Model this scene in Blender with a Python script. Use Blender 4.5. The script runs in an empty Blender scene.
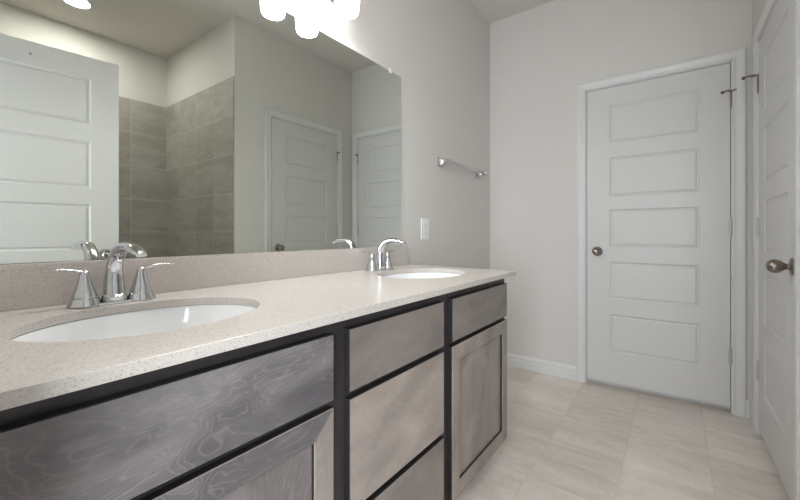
import bpy, bmesh, math, random
from mathutils import Vector, Matrix

scene = bpy.context.scene
COL = scene.collection
PI = math.pi

# ---------------------------------------------------------------- camera
F_PX, CX, HY, YAW, ZC = 370.68, 402.85, 233.42, 36.283, 1.0422
cam_d = bpy.data.cameras.new('camera')
cam = bpy.data.objects.new('camera', cam_d)
COL.objects.link(cam)
cam.location = (0, 0, ZC)
cam.rotation_euler = (PI / 2, 0, math.radians(YAW))
cam_d.sensor_fit = 'HORIZONTAL'
cam_d.sensor_width = 36.0
cam_d.lens = 36.0 * F_PX / 800.0
cam_d.shift_x = (400 - CX) / 800.0
cam_d.shift_y = (HY - 250) / 800.0
cam_d.clip_start = 0.01
scene.camera = cam

# ---------------------------------------------------------------- world, light, exposure
world = bpy.data.worlds.new('world')
scene.world = world
world.use_nodes = True
bg = world.node_tree.nodes['Background']
bg.inputs[0].default_value = (0.80, 0.88, 1.0, 1)
bg.inputs[1].default_value = 0.1

SHADE_EMIT = 2.9
BULB_EMIT = 44.0
DOWNLIGHT_EMIT = 76.0


def area_light(name, loc, direction, sx, sy, power, color):
    d = bpy.data.lights.new(name, 'AREA')
    d.shape = 'RECTANGLE'
    d.size, d.size_y, d.energy, d.color = sx, sy, power, color
    o = bpy.data.objects.new(name, d)
    COL.objects.link(o)
    o.location = loc
    o.rotation_euler = Vector(direction).to_track_quat('-Z', 'Y').to_euler()
    return o


# daylight of the bedroom windows, falling through the open entry door behind the camera
PWR = {'window': 29.5, 'ceiling': 5}  # 'ceiling' is the power of the added overhead fill
area_light('bedroom_window_light', (0.42, -1.15, 1.25), (-0.2, 1, -0.05), 1.3, 1.5, PWR['window'], (0.87, 0.925, 0.98))
# added overhead fill with no known lamp behind it, falling steeply through the same doorway on the floor and the drawer fronts
area_light('added_overhead_fill', (0.15, -0.55, 2.45), (-0.05, 0.6, -1), 0.7, 0.5, PWR['ceiling'], (1.0, 0.97, 0.93))

scene.view_settings.view_transform = 'Standard'
scene.view_settings.look = 'None'
scene.view_settings.exposure = 1.62
scene.view_settings.gamma = 1.0
scene.view_settings.use_curve_mapping = False

# ---------------------------------------------------------------- layout (metres; camera stands at 0, 0)
XM = -1.228      # mirror wall
XR = 0.354       # right wall
YB = 2.884       # back wall
YN = 0.02        # near wall (with the entry doorway)
YS = 1.571       # tiled end wall of the shower alcove
XS = 1.6065      # tiled far wall of the shower alcove
H = 2.770        # ceiling
ZF = -0.012      # floor
ZT = 0.868       # top of the counter


# ---------------------------------------------------------------- materials
def new_mat(name):
    m = bpy.data.materials.new(name)
    m.use_nodes = True
    nt = m.node_tree
    return m, nt, nt.nodes['Principled BSDF']


def simple(name, color, rough=0.5, metal=0.0, spec=0.5, bump=0.0, bscale=300, coat=0.0):
    m, nt, b = new_mat(name)
    b.inputs['Base Color'].default_value = (*color, 1)
    b.inputs['Roughness'].default_value = rough
    b.inputs['Metallic'].default_value = metal
    b.inputs['Specular IOR Level'].default_value = spec
    b.inputs['Coat Weight'].default_value = coat
    if bump:
        tc = nt.nodes.new('ShaderNodeTexCoord')
        n = nt.nodes.new('ShaderNodeTexNoise')
        n.inputs['Scale'].default_value = bscale
        n.inputs['Detail'].default_value = 3
        bp = nt.nodes.new('ShaderNodeBump')
        bp.inputs['Strength'].default_value = bump
        bp.inputs['Distance'].default_value = 0.002
        nt.links.new(tc.outputs['Object'], n.inputs['Vector'])
        nt.links.new(n.outputs['Fac'], bp.inputs['Height'])
        nt.links.new(bp.outputs['Normal'], b.inputs['Normal'])
    return m


def ramp(nt, stops):
    r = nt.nodes.new('ShaderNodeValToRGB')
    cr = r.color_ramp
    while len(cr.elements) < len(stops):
        cr.elements.new(0.5)
    for e, (p, c) in zip(cr.elements, stops):
        e.position = p
        e.color = (*c, 1) if len(c) == 3 else c
    return r


def math_node(nt, op, a, b=None, c=None):
    n = nt.nodes.new('ShaderNodeMath')
    n.operation = op
    for i, v in enumerate((a, b, c)):
        if v is None:
            continue
        if isinstance(v, (int, float)):
            n.inputs[i].default_value = v
        else:
            nt.links.new(v, n.inputs[i])
    return n.outputs[0]


def mixc(nt, fac, a, b, mode='MIX'):
    n = nt.nodes.new('ShaderNodeMix')
    n.data_type = 'RGBA'
    n.blend_type = mode
    if isinstance(fac, (int, float)):
        n.inputs[0].default_value = fac
    else:
        nt.links.new(fac, n.inputs[0])
    for i, v in ((6, a), (7, b)):
        if isinstance(v, tuple):
            n.inputs[i].default_value = (*v, 1)
        else:
            nt.links.new(v, n.inputs[i])
    return n.outputs[2]


def noise(nt, vec, scale, detail=4, rough=0.5, dist=0.0):
    n = nt.nodes.new('ShaderNodeTexNoise')
    n.inputs['Scale'].default_value = scale
    n.inputs['Detail'].default_value = detail
    n.inputs['Roughness'].default_value = rough
    n.inputs['Distortion'].default_value = dist
    nt.links.new(vec, n.inputs['Vector'])
    return n.outputs['Fac']


def mapping(nt, loc=(0, 0, 0), rot=(0, 0, 0), scale=(1, 1, 1), coord='Object'):
    tc = nt.nodes.new('ShaderNodeTexCoord')
    mp = nt.nodes.new('ShaderNodeMapping')
    mp.inputs['Location'].default_value = loc
    mp.inputs['Rotation'].default_value = rot
    mp.inputs['Scale'].default_value = scale
    nt.links.new(tc.outputs[coord], mp.inputs['Vector'])
    return mp.outputs['Vector']


def grid_tile(name, ax_u, ax_v, u0, su, v0, sv, grout_w, tile_cols, grout_col, rough, streak_rot, streak_scale):
    """stone tile on a grid in world units: ax_u / ax_v name the two axes of the surface"""
    m, nt, b = new_mat(name)
    vec = mapping(nt)
    sep = nt.nodes.new('ShaderNodeSeparateXYZ')
    nt.links.new(vec, sep.inputs[0])
    U = math_node(nt, 'DIVIDE', math_node(nt, 'SUBTRACT', sep.outputs[ax_u], u0), su)
    V = math_node(nt, 'DIVIDE', math_node(nt, 'SUBTRACT', sep.outputs[ax_v], v0), sv)

    def edge(q, s):
        f = math_node(nt, 'FRACT', q)
        d = math_node(nt, 'MINIMUM', f, math_node(nt, 'SUBTRACT', 1.0, f))
        d = math_node(nt, 'MULTIPLY', d, s)
        return math_node(nt, 'LESS_THAN', d, grout_w / 2)
    g = math_node(nt, 'MAXIMUM', edge(U, su), edge(V, sv))
    comb = nt.nodes.new('ShaderNodeCombineXYZ')
    nt.links.new(math_node(nt, 'FLOOR', U), comb.inputs[0])
    nt.links.new(math_node(nt, 'FLOOR', V), comb.inputs[1])
    wn = nt.nodes.new('ShaderNodeTexWhiteNoise')
    nt.links.new(comb.outputs[0], wn.inputs['Vector'])
    # streaks shift from tile to tile
    vm = nt.nodes.new('ShaderNodeVectorMath')
    vm.operation = 'MULTIPLY_ADD'
    nt.links.new(wn.outputs['Color'], vm.inputs[0])
    vm.inputs[1].default_value = (5, 5, 5)
    nt.links.new(vec, vm.inputs[2])
    mp = nt.nodes.new('ShaderNodeMapping')
    mp.inputs['Rotation'].default_value = streak_rot
    mp.inputs['Scale'].default_value = streak_scale
    nt.links.new(vm.outputs[0], mp.inputs['Vector'])
    n1 = noise(nt, mp.outputs['Vector'], 3.0, 6, 0.6, 0.6)
    n2 = noise(nt, vec, 40.0, 5, 0.6)
    r = ramp(nt, [(0.3, tile_cols[0]), (0.5, tile_cols[1]), (0.72, tile_cols[2])])
    nt.links.new(n1, r.inputs[0])
    fine = ramp(nt, [(0.3, (0.93, 0.93, 0.93)), (0.7, (1.04, 1.04, 1.04))])
    nt.links.new(n2, fine.inputs[0])
    c = mixc(nt, 1.0, r.outputs[0], fine.outputs[0], 'MULTIPLY')
    tone = ramp(nt, [(0.0, (0.90, 0.89, 0.88)), (1.0, (1.04, 1.04, 1.04))])
    nt.links.new(wn.outputs['Value'], tone.inputs[0])
    c = mixc(nt, 1.0, c, tone.outputs[0], 'MULTIPLY')
    c = mixc(nt, g, c, grout_col)
    nt.links.new(c, b.inputs['Base Color'])
    rr = math_node(nt, 'ADD', math_node(nt, 'MULTIPLY', g, 0.4), rough)
    nt.links.new(rr, b.inputs['Roughness'])
    bp = nt.nodes.new('ShaderNodeBump')
    bp.inputs['Strength'].default_value = 0.5
    bp.inputs['Distance'].default_value = 0.0015
    nt.links.new(math_node(nt, 'SUBTRACT', 1.0, g), bp.inputs['Height'])
    nt.links.new(bp.outputs['Normal'], b.inputs['Normal'])
    return m


def quartz(name):
    m, nt, b = new_mat(name)
    vec = mapping(nt)
    v1 = nt.nodes.new('ShaderNodeTexVoronoi')
    v1.inputs['Scale'].default_value = 400
    nt.links.new(vec, v1.inputs['Vector'])
    v2 = nt.nodes.new('ShaderNodeTexVoronoi')
    v2.inputs['Scale'].default_value = 560
    nt.links.new(vec, v2.inputs['Vector'])
    v3 = nt.nodes.new('ShaderNodeTexVoronoi')
    v3.inputs['Scale'].default_value = 110
    nt.links.new(vec, v3.inputs['Vector'])
    # per-cell value picks a few darker grains
    s1 = nt.nodes.new('ShaderNodeSeparateColor')
    nt.links.new(v1.outputs['Color'], s1.inputs[0])
    s2 = nt.nodes.new('ShaderNodeSeparateColor')
    nt.links.new(v2.outputs['Color'], s2.inputs[0])
    s3 = nt.nodes.new('ShaderNodeSeparateColor')
    nt.links.new(v3.outputs['Color'], s3.inputs[0])
    r1 = ramp(nt, [(0.0, (0.40, 0.34, 0.30)), (0.06, (0.45, 0.40, 0.365)), (0.14, (0.515, 0.482, 0.45)), (1.0, (0.54, 0.512, 0.482))])
    nt.links.new(s1.outputs[0], r1.inputs[0])
    r2 = ramp(nt, [(0.0, (0.92, 0.905, 0.89)), (0.5, (1.0, 1.0, 1.0)), (1.0, (1.06, 1.06, 1.06))])
    nt.links.new(s2.outputs[1], r2.inputs[0])
    c = mixc(nt, 1.0, r1.outputs[0], r2.outputs[0], 'MULTIPLY')
    dark = math_node(nt, 'MULTIPLY', math_node(nt, 'LESS_THAN', s3.outputs[0], 0.03), math_node(nt, 'LESS_THAN', v3.outputs['Distance'], 0.11))
    c = mixc(nt, dark, c, (0.06, 0.045, 0.035))
    nt.links.new(c, b.inputs['Base Color'])
    b.inputs['Roughness'].default_value = 0.22
    b.inputs['Specular IOR Level'].default_value = 0.5
    return m


def wood(name, axis, light=(0.27, 0.240, 0.222), mid=(0.185, 0.163, 0.153), dark=(0.115, 0.102, 0.099), seed=0.0, figure=0.16, ring=120.0, spread=0.0):
    """grey-stained figured maple; axis = grain direction (object/world axis)"""
    m, nt, b = new_mat(name)
    sc = [4.2, 4.2, 4.2]
    sc[axis] = 1.9
    vec = mapping(nt, loc=(seed, seed * 0.7, seed * 1.3), scale=sc)
    base = noise(nt, vec, 1.6, 3, 0.45, 0.9)
    rings = math_node(nt, 'SINE', math_node(nt, 'MULTIPLY', base, ring))
    rings = math_node(nt, 'POWER', math_node(nt, 'MULTIPLY_ADD', rings, 0.5, 0.5), 9.0)
    cloud = noise(nt, vec, 2.4, 4, 0.55, 0.4)
    sf = [500, 500, 500]
    sf[axis] = 45
    vf = mapping(nt, scale=sf)
    fib = noise(nt, vf, 1.0, 4, 0.65)
    fl = ramp(nt, [(0.38, (0, 0, 0)), (0.68, (1, 1, 1))])
    nt.links.new(cloud, fl.inputs[0])
    c = mixc(nt, fl.outputs[0], mid, light)
    cl2 = ramp(nt, [(0.34, (1, 1, 1)), (0.5, (0, 0, 0))])
    nt.links.new(base, cl2.inputs[0])
    c = mixc(nt, math_node(nt, 'MULTIPLY', cl2.outputs[0], 0.6), c, dark)
    mask = ramp(nt, [(0.36 + spread, (0, 0, 0)), (0.58 + spread, (1, 1, 1))])
    nt.links.new(noise(nt, vec, 0.9, 2, 0.5), mask.inputs[0])
    lines = math_node(nt, 'MULTIPLY', math_node(nt, 'MULTIPLY', rings, mask.outputs[0]), figure)
    c = mixc(nt, lines, c, (0.40, 0.355, 0.325))
    ff = ramp(nt, [(0.3, (0.84, 0.84, 0.84)), (0.7, (1.14, 1.14, 1.14))])
    nt.links.new(fib, ff.inputs[0])
    c = mixc(nt, 1.0, c, ff.outputs[0], 'MULTIPLY')
    nt.links.new(c, b.inputs['Base Color'])
    b.inputs['Roughness'].default_value = 0.36
    b.inputs['Specular IOR Level'].default_value = 0.5
    bp = nt.nodes.new('ShaderNodeBump')
    bp.inputs['Strength'].default_value = 0.08
    bp.inputs['Distance'].default_value = 0.001
    nt.links.new(fib, bp.inputs['Height'])
    nt.links.new(bp.outputs['Normal'], b.inputs['Normal'])
    return m


def emitter(name, color, strength):
    m, nt, b = new_mat(name)
    b.inputs['Base Color'].default_value = (0.8, 0.8, 0.8, 1)
    b.inputs['Roughness'].default_value = 0.3
    b.inputs['Emission Color'].default_value = (*color, 1)
    b.inputs['Emission Strength'].default_value = strength
    return m


M_WALL = simple('wall_paint', (0.63, 0.612, 0.583), 0.75, bump=0.25, bscale=160)
M_CEIL = simple('ceiling_paint', (0.66, 0.63, 0.59), 0.9, bump=0.25, bscale=120)
M_TRIM = simple('trim_paint', (0.66, 0.66, 0.655), 0.38)
M_DOOR = simple('door_paint', (0.61, 0.605, 0.595), 0.40, bump=0.05, bscale=500)
M_FLOOR = grid_tile('floor_tile', 0, 1, -0.516, 0.322, 1.948, 0.328, 0.0042,
                    [(0.62, 0.56, 0.50), (0.71, 0.65, 0.59), (0.77, 0.72, 0.665)], (0.60, 0.55, 0.495), 0.36,
                    (0, 0, math.radians(24)), (1.0, 4.0, 1.0))
M_STILE_Y = grid_tile('shower_tile_end', 0, 2, 0.355, 0.312, 2.283 - 0.307 * 8, 0.307, 0.003,
                      [(0.30, 0.284, 0.255), (0.37, 0.352, 0.322), (0.44, 0.42, 0.388)], (0.58, 0.56, 0.52), 0.4,
                      (0, math.radians(28), 0), (1.0, 1.0, 3.0))
M_STILE_X = grid_tile('shower_tile_back', 1, 2, 1.271, 0.305, 2.283 - 0.307 * 8, 0.307, 0.003,
                      [(0.30, 0.284, 0.255), (0.37, 0.352, 0.322), (0.44, 0.42, 0.388)], (0.58, 0.56, 0.52), 0.4,
                      (math.radians(28), 0, 0), (1.0, 1.0, 3.0))
M_QUARTZ = quartz('quartz')
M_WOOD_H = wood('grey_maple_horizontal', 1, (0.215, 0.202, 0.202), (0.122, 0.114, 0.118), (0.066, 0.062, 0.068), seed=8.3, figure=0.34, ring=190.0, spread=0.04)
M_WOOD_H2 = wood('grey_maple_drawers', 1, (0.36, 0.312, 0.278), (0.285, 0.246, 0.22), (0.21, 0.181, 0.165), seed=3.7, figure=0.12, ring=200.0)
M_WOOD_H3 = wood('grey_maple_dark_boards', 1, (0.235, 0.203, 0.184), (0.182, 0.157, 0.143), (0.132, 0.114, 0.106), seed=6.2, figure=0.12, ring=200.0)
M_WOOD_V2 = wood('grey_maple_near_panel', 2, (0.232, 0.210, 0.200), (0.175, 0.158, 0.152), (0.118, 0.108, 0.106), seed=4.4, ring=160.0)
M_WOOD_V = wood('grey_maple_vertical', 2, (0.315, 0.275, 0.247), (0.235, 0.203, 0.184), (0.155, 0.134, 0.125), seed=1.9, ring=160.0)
M_WOOD_F = wood('shade_dark_frame', 2, (0.042, 0.037, 0.038), (0.032, 0.028, 0.029), (0.024, 0.021, 0.022), seed=5.1, figure=0.0)  # frame maple darkened to hold the shade under the counter and between fronts
M_WOOD_D = wood('shade_dark_edges', 2, (0.022, 0.019, 0.019), (0.016, 0.014, 0.015), (0.012, 0.011, 0.012), figure=0.0)  # near-black edge colour takes in the shade of the gaps around the fronts
M_PORC = simple('porcelain', (0.80, 0.81, 0.82), 0.08, coat=0.5)
M_CHROME = simple('chrome', (0.63, 0.64, 0.66), 0.12, metal=1.0)
M_SATIN = simple('satin_chrome', (0.62, 0.62, 0.62), 0.22, metal=1.0)
M_NICKEL = simple('satin_nickel', (0.30, 0.265, 0.235), 0.28, metal=1.0)
M_HINGE = simple('painted_hinge', (0.50, 0.50, 0.49), 0.4, metal=0.3)
M_MIRROR = simple('mirror_silver', (0.82, 0.86, 0.815), 0.0, metal=1.0)
M_GLASSEDGE = simple('mirror_edge', (0.30, 0.36, 0.32), 0.2)
M_CLIP = simple('clear_plastic_clip', (0.8, 0.8, 0.8), 0.25)
M_PLASTIC = simple('white_plastic', (0.80, 0.80, 0.78), 0.3)
M_SLOT = simple('outlet_slot', (0.02, 0.02, 0.02), 0.6)
M_RUBBER = simple('rubber_tip', (0.10, 0.07, 0.05), 0.6)
M_SHADE = emitter('lit_frosted_glass', (1.0, 0.985, 0.965), SHADE_EMIT)
M_BULB = emitter('lit_bulb_opening', (1.0, 0.985, 0.965), BULB_EMIT)
M_LENS = emitter('lit_downlight_lens', (1.0, 0.97, 0.90), DOWNLIGHT_EMIT)
M_MARK = simple('nail_hole_mark', (0.25, 0.25, 0.25), 0.7)


# ---------------------------------------------------------------- mesh helpers
def finish(name, bm, mat, parent=None, smooth=False, loc=(0, 0, 0), rotz=0.0, mats=None, bevel=0.0, angle=35):
    bmesh.ops.recalc_face_normals(bm, faces=bm.faces)
    me = bpy.data.meshes.new(name)
    bm.to_mesh(me)
    bm.free()
    for mm in (mats or [mat]):
        me.materials.append(mm)
    o = bpy.data.objects.new(name, me)
    COL.objects.link(o)
    o.location = loc
    o.rotation_euler = (0, 0, rotz)
    if parent:
        o.parent = parent
    if smooth:
        me.polygons.foreach_set('use_smooth', [True] * len(me.polygons))
        try:
            me.set_sharp_from_angle(angle=math.radians(angle))
        except Exception:
            pass
    if bevel:
        md = o.modifiers.new('bevel', 'BEVEL')
        md.width = bevel
        md.segments = 2
        md.limit_method = 'ANGLE'
        md.angle_limit = math.radians(40)
    return o


def box(bm, x0, x1, y0, y1, z0, z1, mi=0):
    vs = [bm.verts.new(p) for p in ((x0, y0, z0), (x1, y0, z0), (x1, y1, z0), (x0, y1, z0),
                                    (x0, y0, z1), (x1, y0, z1), (x1, y1, z1), (x0, y1, z1))]
    fs = []
    for f in ((0, 3, 2, 1), (4, 5, 6, 7), (0, 1, 5, 4), (1, 2, 6, 5), (2, 3, 7, 6), (3, 0, 4, 7)):
        fc = bm.faces.new([vs[i] for i in f])
        fc.material_index = mi
        fs.append(fc)
    return fs


def box_obj(name, mat, parent, *dims, bevel=0.0):
    bm = bmesh.new()
    box(bm, *dims)
    return finish(name, bm, mat, parent, bevel=bevel)


def thing(name, label, cat, loc=(0, 0, 0), rotz=0.0, group=None, kind=None):
    o = bpy.data.objects.new(name, None)
    o.empty_display_size = 0.05
    COL.objects.link(o)
    o.location = loc
    o.rotation_euler = (0, 0, rotz)
    tag(o, label, cat, group, kind)
    return o


def tag(o, label=None, cat=None, group=None, kind=None):
    if label:
        o['label'] = label
    if cat:
        o['category'] = cat
    if group:
        o['group'] = group
    if kind:
        o['kind'] = kind
    return o


def structure(o, label=None):
    o['kind'] = 'structure'
    if label:
        o['label'] = label
    return o


def lathe(bm, prof, seg=40, axis='Z', origin=(0, 0, 0), sx=1.0, sy=1.0, mi=0, cap=True):
    """prof: list of (radius, height); axis Z up, or '-Y' to point out of a door face"""
    O = Vector(origin)
    rings = []
    for r, h in prof:
        ring = []
        for k in range(seg):
            a = 2 * PI * k / seg
            u, v = r * math.cos(a) * sx, r * math.sin(a) * sy
            if axis == 'Z':
                p = Vector((u, v, h))
            elif axis == '-Y':
                p = Vector((u, -h, v))
            else:  # +X
                p = Vector((h, u, v))
            ring.append(bm.verts.new(O + p))
        rings.append(ring)
    for a, b in zip(rings, rings[1:]):
        for k in range(seg):
            f = bm.faces.new((a[k], a[(k + 1) % seg], b[(k + 1) % seg], b[k]))
            f.material_index = mi
    if cap:
        for ring in (rings[0], rings[-1]):
            f = bm.faces.new(ring)
            f.material_index = mi
    return rings


def catmull(pts, n):
    P = [Vector(p) for p in pts]
    P = [P[0] * 2 - P[1]] + P + [P[-1] * 2 - P[-2]]
    out = []
    for i in range(1, len(P) - 2):
        for k in range(n):
            t = k / n
            a, b, c, d = P[i - 1], P[i], P[i + 1], P[i + 2]
            out.append(0.5 * ((2 * b) + (c - a) * t + (2 * a - 5 * b + 4 * c - d) * t * t + (3 * b - a - 3 * c + d) * t ** 3))
    out.append(P[-2])
    return out


def sweep(bm, pts, radii, side=(0, 1, 0), n=6, seg=24, power=2.0):
    """sweep an elliptical section along pts; radii = (half width along side, half height)"""
    data = [tuple(p) + tuple(r) for p, r in zip(pts, radii)]
    path = catmull([d[:3] for d in data], n)
    rw = catmull([(d[3], d[4], 0) for d in data], n)
    S = Vector(side).normalized()
    rings = []
    for i, p in enumerate(path):
        t = (path[min(i + 1, len(path) - 1)] - path[max(i - 1, 0)]).normalized()
        s = (S - t * S.dot(t)).normalized()
        u = s.cross(t).normalized()
        ring = []
        for k in range(seg):
            a = 2 * PI * k / seg
            ca, sa = math.cos(a), math.sin(a)
            ca = math.copysign(abs(ca) ** (2 / power), ca)
            sa = math.copysign(abs(sa) ** (2 / power), sa)
            ring.append(bm.verts.new(p + s * (rw[i].x * ca) + u * (rw[i].y * sa)))
        rings.append(ring)
    for a, b in zip(rings, rings[1:]):
        for k in range(seg):
            bm.faces.new((a[k], a[(k + 1) % seg], b[(k + 1) % seg], b[k]))
    for ring in (rings[0], rings[-1]):
        bm.faces.new(ring)


# ================================================================ THE ROOM
FAR = 0.13
# floor, ceiling
bm = bmesh.new(); box(bm, XM - 0.12, XS + 0.12, -0.75, YB + 0.12, ZF - 0.06, ZF)
structure(finish('floor', bm, M_FLOOR))
bm = bmesh.new(); box(bm, XM - 0.12, XS + 0.12, -0.10, YB + 0.12, H, H + 0.08)
structure(finish('ceiling', bm, M_CEIL))

# mirror-side wall
bm = bmesh.new(); box(bm, XM - 0.12, XM, -0.10, YB + 0.12, ZF, H)
structure(finish('wall_left', bm, M_WALL))

# door geometry constants
D1X0, D1W = -0.501, 0.762        # back door leaf, left edge
D2Y0, D2Y1 = 1.903, 2.665        # door on the right wall
LZ0, LZ1 = 0.022, 2.040
GAP = 0.0035


def wall_with_opening(name, u0, u1, o0, o1, ztop, face, depth, along):
    """wall whose front layer (46 mm) is open for a door leaf and whose back layer is solid"""
    bm = bmesh.new()

    def b(a0, a1, z0, z1, d0, d1):
        if along == 'x':
            box(bm, a0, a1, face + d0, face + d1, z0, z1)
        else:
            box(bm, face + d0, face + d1, a0, a1, z0, z1)
    b(u0, o0, ZF, H, 0, 0.046)
    b(o1, u1, ZF, H, 0, 0.046)
    b(o0, o1, ztop, H, 0, 0.046)
    b(u0, u1, ZF, H, 0.046, depth)
    return structure(finish(name, bm, M_WALL))


JT = 0.012   # jamb thickness drawn inside the opening
wall_with_opening('wall_back', XM, XR + 0.12, D1X0 - GAP - JT, D1X0 + D1W + GAP + JT, LZ1 + GAP + JT, YB, 0.12, 'x')
wall_with_opening('wall_right', YS, YB, D2Y0 - GAP - JT, D2Y1 + GAP + JT, LZ1 + GAP + JT, XR, 0.12, 'y')

# shower alcove walls
bm = bmesh.new(); box(bm, XR + 0.12, XS, YS, YS + 0.12, ZF, H)
structure(finish('wall_shower_end', bm, M_WALL))
bm = bmesh.new(); box(bm, XS, XS + 0.12, YN - 0.12, YS + 0.12, ZF, H)
structure(finish('wall_shower_back', bm, M_WALL))
bm = bmesh.new(); box(bm, XR + 0.010, XS - 0.008, YS - 0.008, YS, ZF, 2.283)
structure(finish('trim_shower_tile_end', bm, M_STILE_Y))
bm = bmesh.new(); box(bm, XS - 0.008, XS, YN, YS, ZF, 2.283)
structure(finish('trim_shower_tile_back', bm, M_STILE_X))

# near wall with the entry doorway (the camera looks in through it)
EX0, EX1, EZ = -0.50, 0.325, 2.06
bm = bmesh.new()
box(bm, XM, EX0, YN - 0.12, YN, ZF, H)
box(bm, EX1, XS, YN - 0.12, YN, ZF, H)
box(bm, EX0, EX1, YN - 0.12, YN, EZ, H)
structure(finish('wall_front', bm, M_WALL))
bm = bmesh.new()
box(bm, EX0, EX0 + 0.012, YN - 0.12, YN, ZF, EZ)
box(bm, EX1 - 0.012, EX1, YN - 0.12, YN, ZF, EZ)
box(bm, EX0 + 0.012, EX1 - 0.012, YN - 0.12, YN, EZ - 0.012, EZ)
structure(finish('trim_entry_jamb', bm, M_TRIM))

CAS_W = 0.058
CAS = [(0.0, 0.0), (0.0, 0.009), (0.003, 0.0115), (0.012, 0.0115), (0.016, 0.009), (0.020, 0.010), (0.034, 0.0135),
       (0.042, 0.0165), (0.052, 0.0165), (0.0565, 0.0145), (CAS_W, 0.010), (CAS_W, 0.0)]


def casing(name, x0, x1, zt, loc, rotz):
    """three mitred legs of moulded casing round an opening; local x along wall, -y out of the wall"""
    bm = bmesh.new()
    zb = ZF
    rows = []
    for u, d in CAS:
        rows.append([bm.verts.new(p) for p in ((x0 - u, -d, zb), (x0 - u, -d, zt + u), (x1 + u, -d, zt + u), (x1 + u, -d, zb))])
    for a, b in zip(rows, rows[1:]):
        for k in range(3):
            bm.faces.new((a[k], a[k + 1], b[k + 1], b[k]))
    for k in (0, 3):
        bm.faces.new([r[k] for r in rows])
    a, b = rows[0], rows[-1]
    for k in range(3):
        bm.faces.new((a[k], a[k + 1], b[k + 1], b[k]))
    return structure(finish(name, bm, M_TRIM, loc=loc, rotz=rotz))


def jamb(name, w, loc, rotz):
    bm = bmesh.new()
    a0, a1 = -GAP - JT, w + GAP + JT
    box(bm, a0, a0 + JT, 0.0, 0.046, ZF, LZ1 + GAP)
    box(bm, a1 - JT, a1, 0.0, 0.046, ZF, LZ1 + GAP)
    box(bm, a0, a1, 0.0, 0.046, LZ1 + GAP, LZ1 + GAP + JT)
    return structure(finish(name, bm, M_TRIM, loc=loc, rotz=rotz))


PANELS = [(0.234, 0.490), (0.594, 0.848), (0.952, 1.205), (1.297, 1.561), (1.664, 1.918)]


def door_leaf(name, w, loc, rotz, x_panel=(0.140, 0.622), thick=0.035):
    """five-panel moulded leaf; local x 0..w, front face at y=0 looking to -y"""
    bm = bmesh.new()
    xs = [0, x_panel[0], w - (0.762 - x_panel[1]), w]
    zs = [LZ0]
    for a, b in PANELS:
        zs += [a, b]
    zs.append(LZ1)
    prof = [(0.0, 0.0), (0.0035, 0.0045), (0.008, 0.0075), (0.0135, 0.0080), (0.0175, 0.0040), (0.021, 0.0028)]
    for side in (0, 1):
        def P(x, d, z):
            return bm.verts.new((x, d if side == 0 else thick - d, z))
        for i in range(3):
            for j in range(len(zs) - 1):
                xa, xb, za, zb = xs[i], xs[i + 1], zs[j], zs[j + 1]
                if i == 1 and j % 2 == 1:
                    rings = []
                    for o, d in prof:
                        rings.append([P(xa + o, d, za + o), P(xb - o, d, za + o), P(xb - o, d, zb - o), P(xa + o, d, zb - o)])
                    for r, s in zip(rings, rings[1:]):
                        for k in range(4):
                            bm.faces.new((r[k], r[(k + 1) % 4], s[(k + 1) % 4], s[k]))
                    bm.faces.new(rings[-1])
                else:
                    bm.faces.new((P(xa, 0, za), P(xb, 0, za), P(xb, 0, zb), P(xa, 0, zb)))
    for p in (((0, LZ0), (0, LZ1)), ((w, LZ0), (w, LZ1)), ((0, LZ0), (w, LZ0)), ((0, LZ1), (w, LZ1))):
        (xa, za), (xb, zb) = p
        bm.faces.new([bm.verts.new(q) for q in ((xa, 0, za), (xb, 0, zb), (xb, thick, zb), (xa, thick, za))])
    bmesh.ops.remove_doubles(bm, verts=bm.verts, dist=1e-5)
    return structure(finish(name, bm, M_DOOR, loc=loc, rotz=rotz))


KNOB = [(0.0005, 0.0), (0.031, 0.0), (0.0325, 0.002), (0.0325, 0.005), (0.030, 0.0075), (0.016, 0.010), (0.0115, 0.013), (0.0108, 0.017),
        (0.0125, 0.022), (0.0165, 0.027), (0.0215, 0.034), (0.0250, 0.042), (0.0262, 0.050), (0.0250, 0.058),
        (0.0212, 0.065), (0.0155, 0.070), (0.0085, 0.0730), (0.0005, 0.0740)]


def knob(leaf, x, z=0.918):
    bm = bmesh.new()
    lathe(bm, KNOB, 36, '-Y', (x, 0, z))
    k = finish('door_knob', bm, M_NICKEL, leaf, smooth=True, angle=50)
    k['label'] = 'dark satin nickel egg-shaped door knob'
    return k


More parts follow.
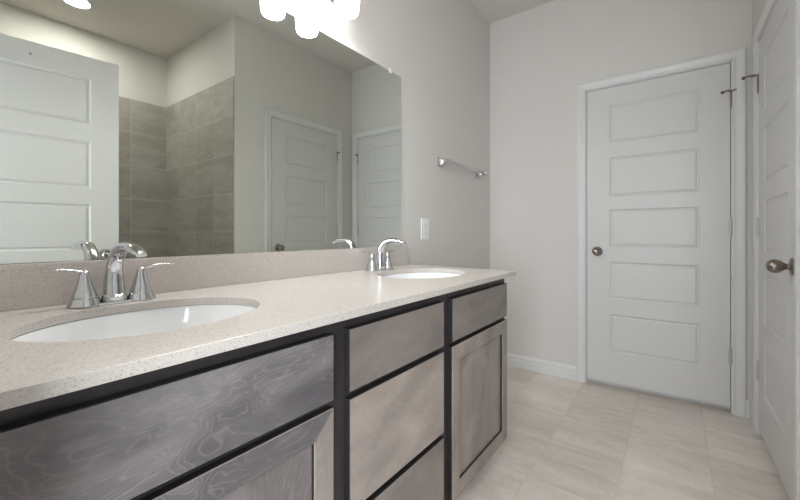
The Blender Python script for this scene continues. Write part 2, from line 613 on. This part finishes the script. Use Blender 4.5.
def hinge(leaf, x, z, sgn, stop=False):
    rb = 0.0040 if stop else 0.0058
    """hinge knuckle barrel standing proud of the face at the leaf edge; sgn = towards the leaf"""
    bm = bmesh.new()
    for k in range(5):
        z0 = z - 0.0475 + k * 0.019
        lathe(bm, [(rb - 0.0006, z0 + 0.0006), (rb, z0 + 0.0012), (rb, z0 + 0.0178), (rb - 0.0006, z0 + 0.0184)], 14, 'Z', (x, -0.004, 0))
    lathe(bm, [(0.002, z - 0.051), (rb - 0.0012, z - 0.049), (rb - 0.0012, z + 0.049), (0.002, z + 0.052)], 12, 'Z', (x, -0.004, 0))
    if not stop:
        box(bm, x + sgn * 0.0005, x + sgn * 0.012, -0.0012, 0.0, z - 0.047, z + 0.047)
    h = finish('hinge', bm, M_HINGE if not stop else M_NICKEL, leaf, smooth=True)
    if stop:
        bm = bmesh.new()
        zz = z + 0.047
        lathe(bm, [(0.0075, zz - 0.003), (0.0085, zz - 0.001), (0.0085, zz + 0.002), (0.006, zz + 0.004)], 16, 'Z', (x, -0.004, 0))
        sweep(bm, [(x, -0.004, zz), (x + sgn * 0.012, -0.030, zz), (x + sgn * 0.030, -0.044, zz - 0.008), (x + sgn * 0.042, -0.064, zz - 0.016)],
              [(0.0045, 0.0028)] * 4, side=(0, 0, 1), n=5, seg=12)
        sweep(bm, [(x, -0.004, zz), (x - sgn * 0.012, -0.020, zz), (x - sgn * 0.022, -0.030, zz)],
              [(0.004, 0.0025)] * 3, side=(0, 0, 1), n=4, seg=12)
        s = finish('hinge_pin_stop', bm, M_NICKEL, h, smooth=True)
        s['label'] = 'dark bent hinge-pin door stop'
        bm = bmesh.new()
        lathe(bm, [(0.002, 0.058), (0.0075, 0.059), (0.0085, 0.064), (0.0075, 0.071), (0.002, 0.072)], 16, '-Y', (x + sgn * 0.042, 0, zz - 0.017))
        finish('rubber_bumper', bm, M_RUBBER, h, smooth=True)
    return h


# back door
L1, R1 = (D1X0, YB, 0), 0.0
d1 = door_leaf('door_1', D1W, L1, R1)
d1['label'] = 'closed white five-panel door in the back wall'
knob(d1, 0.065)
bm = bmesh.new(); box(bm, -0.0032, -0.0006, -0.0008, 0.02, 0.890, 0.948)
finish('latch_plate', bm, M_NICKEL, d1)
for z, st in ((1.826, True), (1.076, False), (0.325, False)):
    hinge(d1, D1W + 0.002, z, -1, st)
jamb('trim_1', D1W, L1, R1)
casing('trim_2', -GAP - 0.006, D1W + GAP + 0.006, LZ1 + GAP + 0.006, L1, R1)

# door on the right wall: local x runs towards the camera
L2, R2 = (XR, D2Y1, 0), -PI / 2
d2 = door_leaf('door_2', D2Y1 - D2Y0, L2, R2)
d2['label'] = 'closed white five-panel door in the right wall, seen nearly edge-on'
knob(d2, D2Y1 - D2Y0 - 0.065)
for z, st in ((1.826, True), (1.076, False), (0.325, False)):
    hinge(d2, -0.002, z, 1, st)
jamb('trim_3', D2Y1 - D2Y0, L2, R2)
casing('trim_4', -GAP - 0.006, D2Y1 - D2Y0 + GAP + 0.006, LZ1 + GAP + 0.006, L2, R2)

# entry door, swung open into the room beside the camera (seen in the mirror)
L3, R3 = (0.215, 0.775, 0), math.atan2(-0.9946, 0.104)
d3 = door_leaf('door_3', 0.735, L3, R3, x_panel=(0.128, 0.634))
d3['label'] = 'white five-panel entry door swung open, seen in the mirror at left'
knob(d3, 0.065)
for z, st in ((1.826, False), (1.076, False), (0.325, False)):
    hinge(d3, 0.737, z, -1, st)
bm = bmesh.new(); lathe(bm, [(0.0005, 0.0), (0.006, 0.0002), (0.006, 0.0012), (0.0005, 0.0014)], 14, '-Y', (0.37, 0, 1.975))
finish('nail_hole', bm, M_MARK, d3)

# baseboards
BASE = [(0.0, 0.0), (0.0125, 0.0), (0.0125, 0.058), (0.010, 0.063), (0.010, 0.070), (0.0125, 0.074), (0.0115, 0.082),
        (0.006, 0.092), (0.004, 0.098), (0.0, 0.100)]


def baseboard(name, x0, x1, loc, rotz):
    bm = bmesh.new()
    A = [bm.verts.new((x0, -d, ZF + z)) for d, z in BASE]
    B = [bm.verts.new((x1, -d, ZF + z)) for d, z in BASE]
    n = len(BASE)
    for k in range(n):
        bm.faces.new((A[k], A[(k + 1) % n], B[(k + 1) % n], B[k]))
    bm.faces.new(A); bm.faces.new(B)
    return structure(finish(name, bm, M_TRIM, loc=loc, rotz=rotz))


CO = GAP + 0.006 + CAS_W
baseboard('baseboard_back', XM + 0.0125, D1X0 - CO, (0, YB, 0), 0)
baseboard('baseboard_corner', D1X0 + D1W + CO, XR - 0.0125, (0, YB, 0), 0)
bm = bmesh.new()
n = len(BASE)
A = [bm.verts.new((XM + d, 1.70, ZF + z)) for d, z in BASE]
B = [bm.verts.new((XM + d, YB, ZF + z)) for d, z in BASE]
for k in range(n):
    bm.faces.new((A[k], A[(k + 1) % n], B[(k + 1) % n], B[k]))
bm.faces.new(A); bm.faces.new(B)
structure(finish('baseboard_left', bm, M_TRIM))
baseboard('baseboard_right', -YB, -(D2Y1 + CO), (XR, 0, 0), -PI / 2)
baseboard('baseboard_right_near', -(D2Y0 - CO), -(YS + 0.001), (XR, 0, 0), -PI / 2)


# ================================================================ VANITY
VY0, VY1 = 0.022, 1.672
XFR = -0.641         # face-frame front
XF = -0.622          # front of doors and drawer fronts
CT_Z0 = ZT - 0.020
vanity = thing('vanity_cabinet', 'grey-stained wooden double vanity cabinet under the speckled countertop', 'cabinet', (XM, 0.85, ZF))


def vpart(name, bm, mat, parent, **kw):
    """build in world coordinates, parent to the vanity (or to a part of it)"""
    o = finish(name, bm, mat, parent, **kw)
    return o


def to_vanity(o):
    o.parent = vanity
    o.matrix_parent_inverse = Matrix.Translation(-Vector(vanity.location))
    return o


bm = bmesh.new()
box(bm, XM + 0.001, XFR - 0.018, VY0, VY0 + 0.016, 0.098, CT_Z0)             # near end panel
box(bm, XM + 0.001, XFR - 0.018, VY1 - 0.016, VY1, 0.098, CT_Z0)             # far end panel
box(bm, XM + 0.001, XFR - 0.018, VY0 + 0.016, VY1 - 0.016, 0.098, 0.114)     # bottom
box(bm, XM + 0.001, XM + 0.010, VY0 + 0.016, VY1 - 0.016, 0.114, CT_Z0)      # back
for y in (0.602, 1.101):
    box(bm, XM + 0.010, XFR - 0.018, y, y + 0.016, 0.114, CT_Z0)
body = to_vanity(finish('cabinet_body', bm, M_WOOD_V, bevel=0.0008))
bm = bmesh.new()
for a, b in ((VY0, VY0 + 0.05), (0.578, 0.640), (1.074, 1.143), (VY1 - 0.045, VY1)):
    box(bm, XFR - 0.018, XFR, a, b, 0.098, CT_Z0)
for a, b in ((VY0 + 0.05, 0.578), (0.640, 1.074), (1.143, VY1 - 0.045)):
    box(bm, XFR - 0.0182, XFR - 0.0004, a, b, 0.098, 0.125)
    box(bm, XFR - 0.0182, XFR - 0.0004, a, b, CT_Z0 - 0.045, CT_Z0)
    box(bm, XFR - 0.0182, XFR - 0.0004, a, b, 0.640, 0.678)
box(bm, XFR - 0.0182, XFR - 0.0004, 0.640, 1.074, 0.350, 0.388)
frame = to_vanity(finish('face_frame', bm, M_WOOD_F))
bm = bmesh.new()
box(bm, XM + 0.002, XF - 0.088, VY0 + 0.004, VY1 - 0.004, ZF, 0.0975)
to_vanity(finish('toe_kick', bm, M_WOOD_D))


def slab_front(name, y0, y1, z0, z1, mat):
    bm = bmesh.new()
    c = 0.0016
    X0, X1 = XFR + 0.0006, XF
    # side/back shell in the near-black gap-shade colour, face in figured maple
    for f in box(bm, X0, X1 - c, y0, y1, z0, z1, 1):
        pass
    a = [(X1 - c, y0, z0), (X1 - c, y1, z0), (X1 - c, y1, z1), (X1 - c, y0, z1)]
    b = [(X1, y0 + c, z0 + c), (X1, y1 - c, z0 + c), (X1, y1 - c, z1 - c), (X1, y0 + c, z1 - c)]
    va = [bm.verts.new(p) for p in a]
    vb = [bm.verts.new(p) for p in b]
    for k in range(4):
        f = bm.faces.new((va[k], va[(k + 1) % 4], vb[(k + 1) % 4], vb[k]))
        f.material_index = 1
    bm.faces.new(vb)
    bm.faces.new(va)
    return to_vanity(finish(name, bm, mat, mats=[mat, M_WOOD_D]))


def panel_door(name, y0, y1, z0, z1, rail, panel):
    bm = bmesh.new()
    s, c = 0.056, 0.0016
    X0, X1 = XFR + 0.0006, XF
    box(bm, X0, X1 - 0.0100, y0 + s, y1 - s, z0 + s, z1 - s, 3)             # recessed panel
    outer = [(y0, z0), (y1, z0), (y1, z1), (y0, z1)]
    inner = [(y0 + s, z0 + s), (y1 - s, z0 + s), (y1 - s, z1 - s), (y0 + s, z1 - s)]

    def ring(pts, x, off, sg):
        cy, cz = (y0 + y1) / 2, (z0 + z1) / 2
        return [bm.verts.new((x, p[0] + (off if p[0] < cy else -off) * sg, p[1] + (off if p[1] < cz else -off) * sg)) for p in pts]
    ob, om, ot = ring(outer, X0, 0, 1), ring(outer, X1 - c, 0, 1), ring(outer, X1, c, 1)
    it, im, ib = ring(inner, X1, c, -1), ring(inner, X1 - c, 0, 1), ring(inner, X0, 0, 1)
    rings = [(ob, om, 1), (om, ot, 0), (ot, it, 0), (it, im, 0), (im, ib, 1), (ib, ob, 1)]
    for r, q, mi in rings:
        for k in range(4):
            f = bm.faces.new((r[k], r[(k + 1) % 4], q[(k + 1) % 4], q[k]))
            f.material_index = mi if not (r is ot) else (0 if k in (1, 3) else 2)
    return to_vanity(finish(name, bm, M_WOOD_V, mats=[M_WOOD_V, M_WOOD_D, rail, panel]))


slab_front('false_drawer_front', 0.066, 0.584, 0.664, 0.815, M_WOOD_H)
panel_door('cabinet_door', 0.066, 0.584, 0.104, 0.648, M_WOOD_H, M_WOOD_V2)
slab_front('drawer_front', 0.634, 1.080, 0.664, 0.815, M_WOOD_H3)
slab_front('drawer_front', 0.634, 1.080, 0.377, 0.648, M_WOOD_H2)
slab_front('drawer_front', 0.634, 1.080, 0.104, 0.361, M_WOOD_H3)
slab_front('false_drawer_front', 1.137, 1.655, 0.664, 0.815, M_WOOD_H3)
panel_door('cabinet_door', 1.137, 1.655, 0.104, 0.648, M_WOOD_V, M_WOOD_V)

# countertop with two oval cut-outs
CY0, CY1, CXF = YN + 0.002, 1.700, -0.594
SINKS = [(-0.91, 0.330), (-0.90, 1.375)]
SRX, SRY = 0.180, 0.225
bm = bmesh.new()
rect = [bm.verts.new(p) for p in ((XM + 0.001, CY0, ZT), (CXF, CY0, ZT), (CXF, CY1, ZT), (XM + 0.001, CY1, ZT))]
edges = [bm.edges.new((rect[k], rect[(k + 1) % 4])) for k in range(4)]
for sx, sy in SINKS:
    e = [bm.verts.new((sx + SRX * math.cos(2 * PI * k / 72), sy + SRY * math.sin(2 * PI * k / 72), ZT)) for k in range(72)]
    edges += [bm.edges.new((e[k], e[(k + 1) % 72])) for k in range(72)]
bmesh.ops.triangle_fill(bm, edges=edges, use_beauty=True)
r = bmesh.ops.extrude_face_region(bm, geom=bm.faces[:])
for v in r['geom']:
    if isinstance(v, bmesh.types.BMVert):
        v.co.z = CT_Z0
ct = finish('countertop', bm, M_QUARTZ, bevel=0.0009)
tag(ct, 'speckled off-white quartz countertop with two oval sink cut-outs on the grey cabinet', 'countertop')
bm = bmesh.new(); box(bm, XM + 0.001, XM + 0.020, CY0, CY1 - 0.003, ZT + 0.0003, 0.972)
bs = finish('backsplash', bm, M_QUARTZ, ct, bevel=0.0015)

# undermount basins
BOWL = [(1.07, -0.001), (1.005, -0.001), (0.985, -0.012), (0.955, -0.035), (0.90, -0.065), (0.80, -0.093), (0.64, -0.112),
        (0.42, -0.124), (0.20, -0.130), (0.085, -0.132)]


def make_sink(x, y, label):
    t = thing('sink', label, 'sink', (x, y, CT_Z0), group='undermount oval sinks')
    bm = bmesh.new()
    prof = [(r, z) for r, z in BOWL]
    back = [(r + 0.035 if i > 1 else r, z - 0.010) for i, (r, z) in enumerate(BOWL)][::-1]
    lathe(bm, prof + back, 72, 'Z', (0, 0, 0), SRX, SRY, cap=False)
    # close the rim and the drain lip
    finish('basin', bm, M_PORC, t, smooth=True, angle=60)
    bm = bmesh.new()
    lathe(bm, [(0.0005, -0.129), (0.014, -0.129), (0.016, -0.1275), (0.022, -0.1275), (0.0225, -0.131), (0.0225, -0.150), (0.0005, -0.150)], 32, 'Z', (-0.01, 0, 0))
    finish('drain', bm, M_CHROME, t, smooth=True)
    return t


make_sink(*SINKS[0], 'oval white undermount sink at the near end of the countertop')
make_sink(*SINKS[1], 'oval white undermount sink at the far end of the countertop')


# ---------------------------------------------------------------- faucets
def make_faucet(x, y, label, reach=0.16):
    t = thing('faucet', label, 'faucet', (x, y, ZT + 0.0005), group='chrome two-handle faucets')
    # deck plate
    bm = bmesh.new()
    seg = 48
    rings = []
    for sc, z in ((0.90, 0.0), (0.90, 0.004), (0.86, 0.0055), (0.75, 0.006)):
        ring = []
        for k in range(seg):
            a = 2 * PI * k / seg
            cy = 0.058 * (1 if math.sin(a) >= 0 else -1) * 0.999
            ring.append(bm.verts.new((0.026 * math.cos(a) * sc, cy + 0.028 * math.sin(a) * sc, z)))
        rings.append(ring)
    for a, b in zip(rings, rings[1:]):
        for k in range(seg):
            bm.faces.new((a[k], a[(k + 1) % seg], b[(k + 1) % seg], b[k]))
    bm.faces.new(rings[0]); bm.faces.new(rings[-1])
    finish('deck_plate', bm, M_CHROME, t, smooth=True)
    # spout: broad column that arches forward to a flattened tip
    s = reach / 0.16
    bm = bmesh.new()
    pts = [(0, 0, 0.006), (0.000, 0, 0.030), (-0.001, 0, 0.062), (0.004, 0, 0.092), (0.019 * s, 0, 0.118), (0.045 * s, 0, 0.135),
           (0.078 * s, 0, 0.1415), (0.112 * s, 0, 0.139), (0.143 * s, 0, 0.131), (0.158 * s, 0, 0.125)]
    rad = [(0.0240, 0.0225), (0.0225, 0.0210), (0.0200, 0.0185), (0.0178, 0.0160), (0.0165, 0.0145), (0.0160, 0.0130),
           (0.0155, 0.0110), (0.0162, 0.0095), (0.0150, 0.0075), (0.0110, 0.0050)]
    sweep(bm, pts, rad, (0, 1, 0), n=6, seg=32, power=2.3)
    sp = finish('spout', bm, M_CHROME, t, smooth=True, angle=50)
    bm = bmesh.new()
    lathe(bm, [(0.0265, 0.0), (0.0275, 0.002), (0.0262, 0.014), (0.0240, 0.016)], 36, 'Z', (0, 0, 0.006))
    finish('spout_collar', bm, M_CHROME, sp, smooth=True)
    for sg in (-1, 1):
        bm = bmesh.new()
        lathe(bm, [(0.0315, 0.0002), (0.0325, 0.002), (0.0300, 0.010), (0.0272, 0.0180), (0.0268, 0.0195), (0.0225, 0.0197), (0.0225, 0.0222), (0.0252, 0.0225),
                   (0.0225, 0.031), (0.0185, 0.042), (0.0152, 0.053), (0.0125, 0.064), (0.0108, 0.073), (0.0098, 0.080), (0.0065, 0.0845), (0.0005, 0.0860)],
              36, 'Z', (0, sg * 0.058, 0))
        h = finish('handle', bm, M_CHROME, t, smooth=True, angle=40)
        bm = bmesh.new()
        sweep(bm, [(0, sg * 0.054, 0.075), (0.001, sg * 0.068, 0.083), (0.002, sg * 0.088, 0.0885), (0.003, sg * 0.110, 0.0905), (0.004, sg * 0.134, 0.0880)],
              [(0.0065, 0.0055), (0.0068, 0.0045), (0.0075, 0.0032), (0.0078, 0.0026), (0.0045, 0.0018)], (1, 0, 0), n=5, seg=20)
        finish('lever', bm, M_CHROME, h, smooth=True, angle=60)
    return t


make_faucet(-1.138, 0.322, 'chrome two-handle faucet with arched spout behind the near sink', 0.180)
make_faucet(-1.138, 1.366, 'chrome two-handle faucet with arched spout behind the far sink', 0.155)

# ---------------------------------------------------------------- wall mirror
MY0, MY1, MZ0, MZ1 = 0.045, 1.648, 0.9735, 1.907
mir = thing('wall_mirror', 'wide frameless wall mirror standing on the backsplash', 'mirror', (XM, (MY0 + MY1) / 2, MZ0))
bm = bmesh.new()
fs = box(bm, 0.0006, 0.0062, MY0 - 0.8465, MY1 - 0.8465, 0, MZ1 - MZ0, 1)
for f in fs:
    if all(abs(v.co.x - 0.0062) < 1e-6 for v in f.verts):
        f.material_index = 0
finish('mirror_glass', bm, M_MIRROR, mir, mats=[M_MIRROR, M_GLASSEDGE])
for y in (0.14, 1.553):
    bm = bmesh.new()
    yy = y - (MY0 + MY1) / 2
    box(bm, 0.0004, 0.0095, yy - 0.009, yy + 0.009, MZ1 - MZ0 + 0.0004, MZ1 - MZ0 + 0.012)
    box(bm, 0.0064, 0.0095, yy - 0.009, yy + 0.009, MZ1 - MZ0 - 0.010, MZ1 - MZ0 + 0.0004)
    finish('mirror_clip', bm, M_CLIP, mir, bevel=0.001)

# ---------------------------------------------------------------- vanity light
LY = [1.101, 0.924, 0.747, 0.570]
LX = -1.0956
vl = thing('vanity_light', 'chrome four-lamp vanity light with lit frosted glass shades above the mirror', 'lamp', (XM, 0.8355, 2.088))
bm = bmesh.new()
box(bm, 0.0006, 0.022, -0.325, 0.325, -0.030, 0.045)
finish('backplate', bm, M_CHROME, vl, bevel=0.008)
SH = [(0.0440, -0.134), (0.0470, -0.129), (0.0495, -0.118), (0.0520, -0.080), (0.0545, -0.030), (0.0555, 0.000), (0.0535, 0.006)]
for y in LY:
    yy = y - 0.8355
    bm = bmesh.new()
    sweep(bm, [(0.015, yy, 0.0), (0.055, yy, 0.004), (0.100, yy, 0.020), (0.128, yy, 0.034), (LX - XM, yy, 0.022), (LX - XM + 0.001, yy, 0.008)],
          [(0.007, 0.007)] * 6, (0, 1, 0), n=5, seg=16)
    lathe(bm, [(0.0265, 0.0), (0.0265, 0.003), (0.020, 0.006)], 28, '+X', (0.022, yy, 0.0))
    a = finish('arm', bm, M_CHROME, vl, smooth=True)
    bm = bmesh.new()
    lathe(bm, [(0.036, 0.0065), (0.036, 0.010), (0.024, 0.016), (0.012, 0.020)], 28, 'Z', (LX - XM, yy, 0))
    finish('socket_cap', bm, M_CHROME, a, smooth=True)
    bm = bmesh.new()
    lathe(bm, SH, 40, 'Z', (LX - XM, yy, 0), cap=False)
    sh = finish('lamp_shade', bm, M_SHADE, vl, smooth=True, angle=60)
    bm = bmesh.new()
    lathe(bm, [(0.0435, -0.1335), (0.030, -0.1345), (0.0005, -0.135)], 40, 'Z', (LX - XM, yy, 0), cap=False)
    finish('bulb', bm, M_BULB, sh, smooth=True)

# ---------------------------------------------------------------- recessed downlight over the shower
dl = thing('recessed_downlight', 'round recessed ceiling light glowing above the shower, seen in the mirror', 'lamp', (1.15, 0.79, H))
bm = bmesh.new()
lathe(bm, [(0.092, -0.0004), (0.092, -0.004), (0.088, -0.007), (0.078, -0.007), (0.074, -0.004), (0.074, -0.0004)], 48, 'Z', cap=False)
finish('trim_ring', bm, M_TRIM, dl, smooth=True)
bm = bmesh.new()
lathe(bm, [(0.0735, -0.0006), (0.0735, -0.003), (0.060, -0.005), (0.001, -0.006)], 40, 'Z')
finish('lens', bm, M_LENS, dl, smooth=True)

# ---------------------------------------------------------------- outlet
OY, OZ = 1.895, 1.068
ol = thing('wall_outlet', 'white duplex outlet plate on the wall right of the mirror', 'outlet', (XM, OY, OZ))
box_obj('cover_plate', M_PLASTIC, ol, 0.0004, 0.006, -0.041, 0.041, -0.064, 0.064, bevel=0.0025)
for z in (0.0225, -0.0225):
    bm = bmesh.new()
    box(bm, 0.0061, 0.0085, -0.016, 0.016, z - 0.0165, z + 0.0165)
    f = finish('socket_face', bm, M_PLASTIC, ol, bevel=0.003)
    bm = bmesh.new()
    box(bm, 0.0086, 0.0089, -0.008, -0.0055, z - 0.003, z + 0.008)
    box(bm, 0.0086, 0.0089, 0.0055, 0.008, z - 0.003, z + 0.008)
    lathe(bm, [(0.0005, 0.0), (0.003, 0.0), (0.003, 0.0003), (0.0005, 0.0003)], 12, '+X', (0.0086, 0, z - 0.009))
    finish('slot', bm, M_SLOT, f)
bm = bmesh.new()
lathe(bm, [(0.0005, 0.0), (0.003, 0.0), (0.0025, 0.0008), (0.0005, 0.0009)], 12, '+X', (0.0062, 0, 0))
finish('screw', bm, M_SATIN, ol, smooth=True)

# ---------------------------------------------------------------- towel bar
TZ = 1.500
tb = thing('towel_bar', 'chrome towel bar fixed to the wall between mirror and back corner', 'towel bar', (XM, 2.36, TZ))
bm = bmesh.new()
lathe(bm, [(0.0095, -0.302), (0.0108, -0.300), (0.0108, 0.300), (0.0095, 0.302)], 20, 'Z')
bmesh.ops.rotate(bm, verts=bm.verts, cent=(0, 0, 0), matrix=Matrix.Rotation(PI / 2, 3, 'X'))
bmesh.ops.translate(bm, verts=bm.verts, vec=(0.062, 0, 0))
finish('bar', bm, M_SATIN, tb, smooth=True)
for y in (-0.285, 0.285):
    bm = bmesh.new()
    secs = [(0.0006, 0.030), (0.010, 0.0300), (0.013, 0.0265), (0.024, 0.0185), (0.040, 0.0145), (0.052, 0.0145), (0.075, 0.0150), (0.078, 0.0125)]
    rings = []
    for x, h in secs:
        rings.append([bm.verts.new((x, y + a * h, b * h)) for a, b in ((-1, -0.8), (-0.8, -1), (0.8, -1), (1, -0.8), (1, 0.8), (0.8, 1), (-0.8, 1), (-1, 0.8))])
    for a, b in zip(rings, rings[1:]):
        for k in range(8):
            bm.faces.new((a[k], a[(k + 1) % 8], b[(k + 1) % 8], b[k]))
    bm.faces.new(rings[0]); bm.faces.new(rings[-1])
    finish('post', bm, M_SATIN, tb, smooth=True, angle=30)
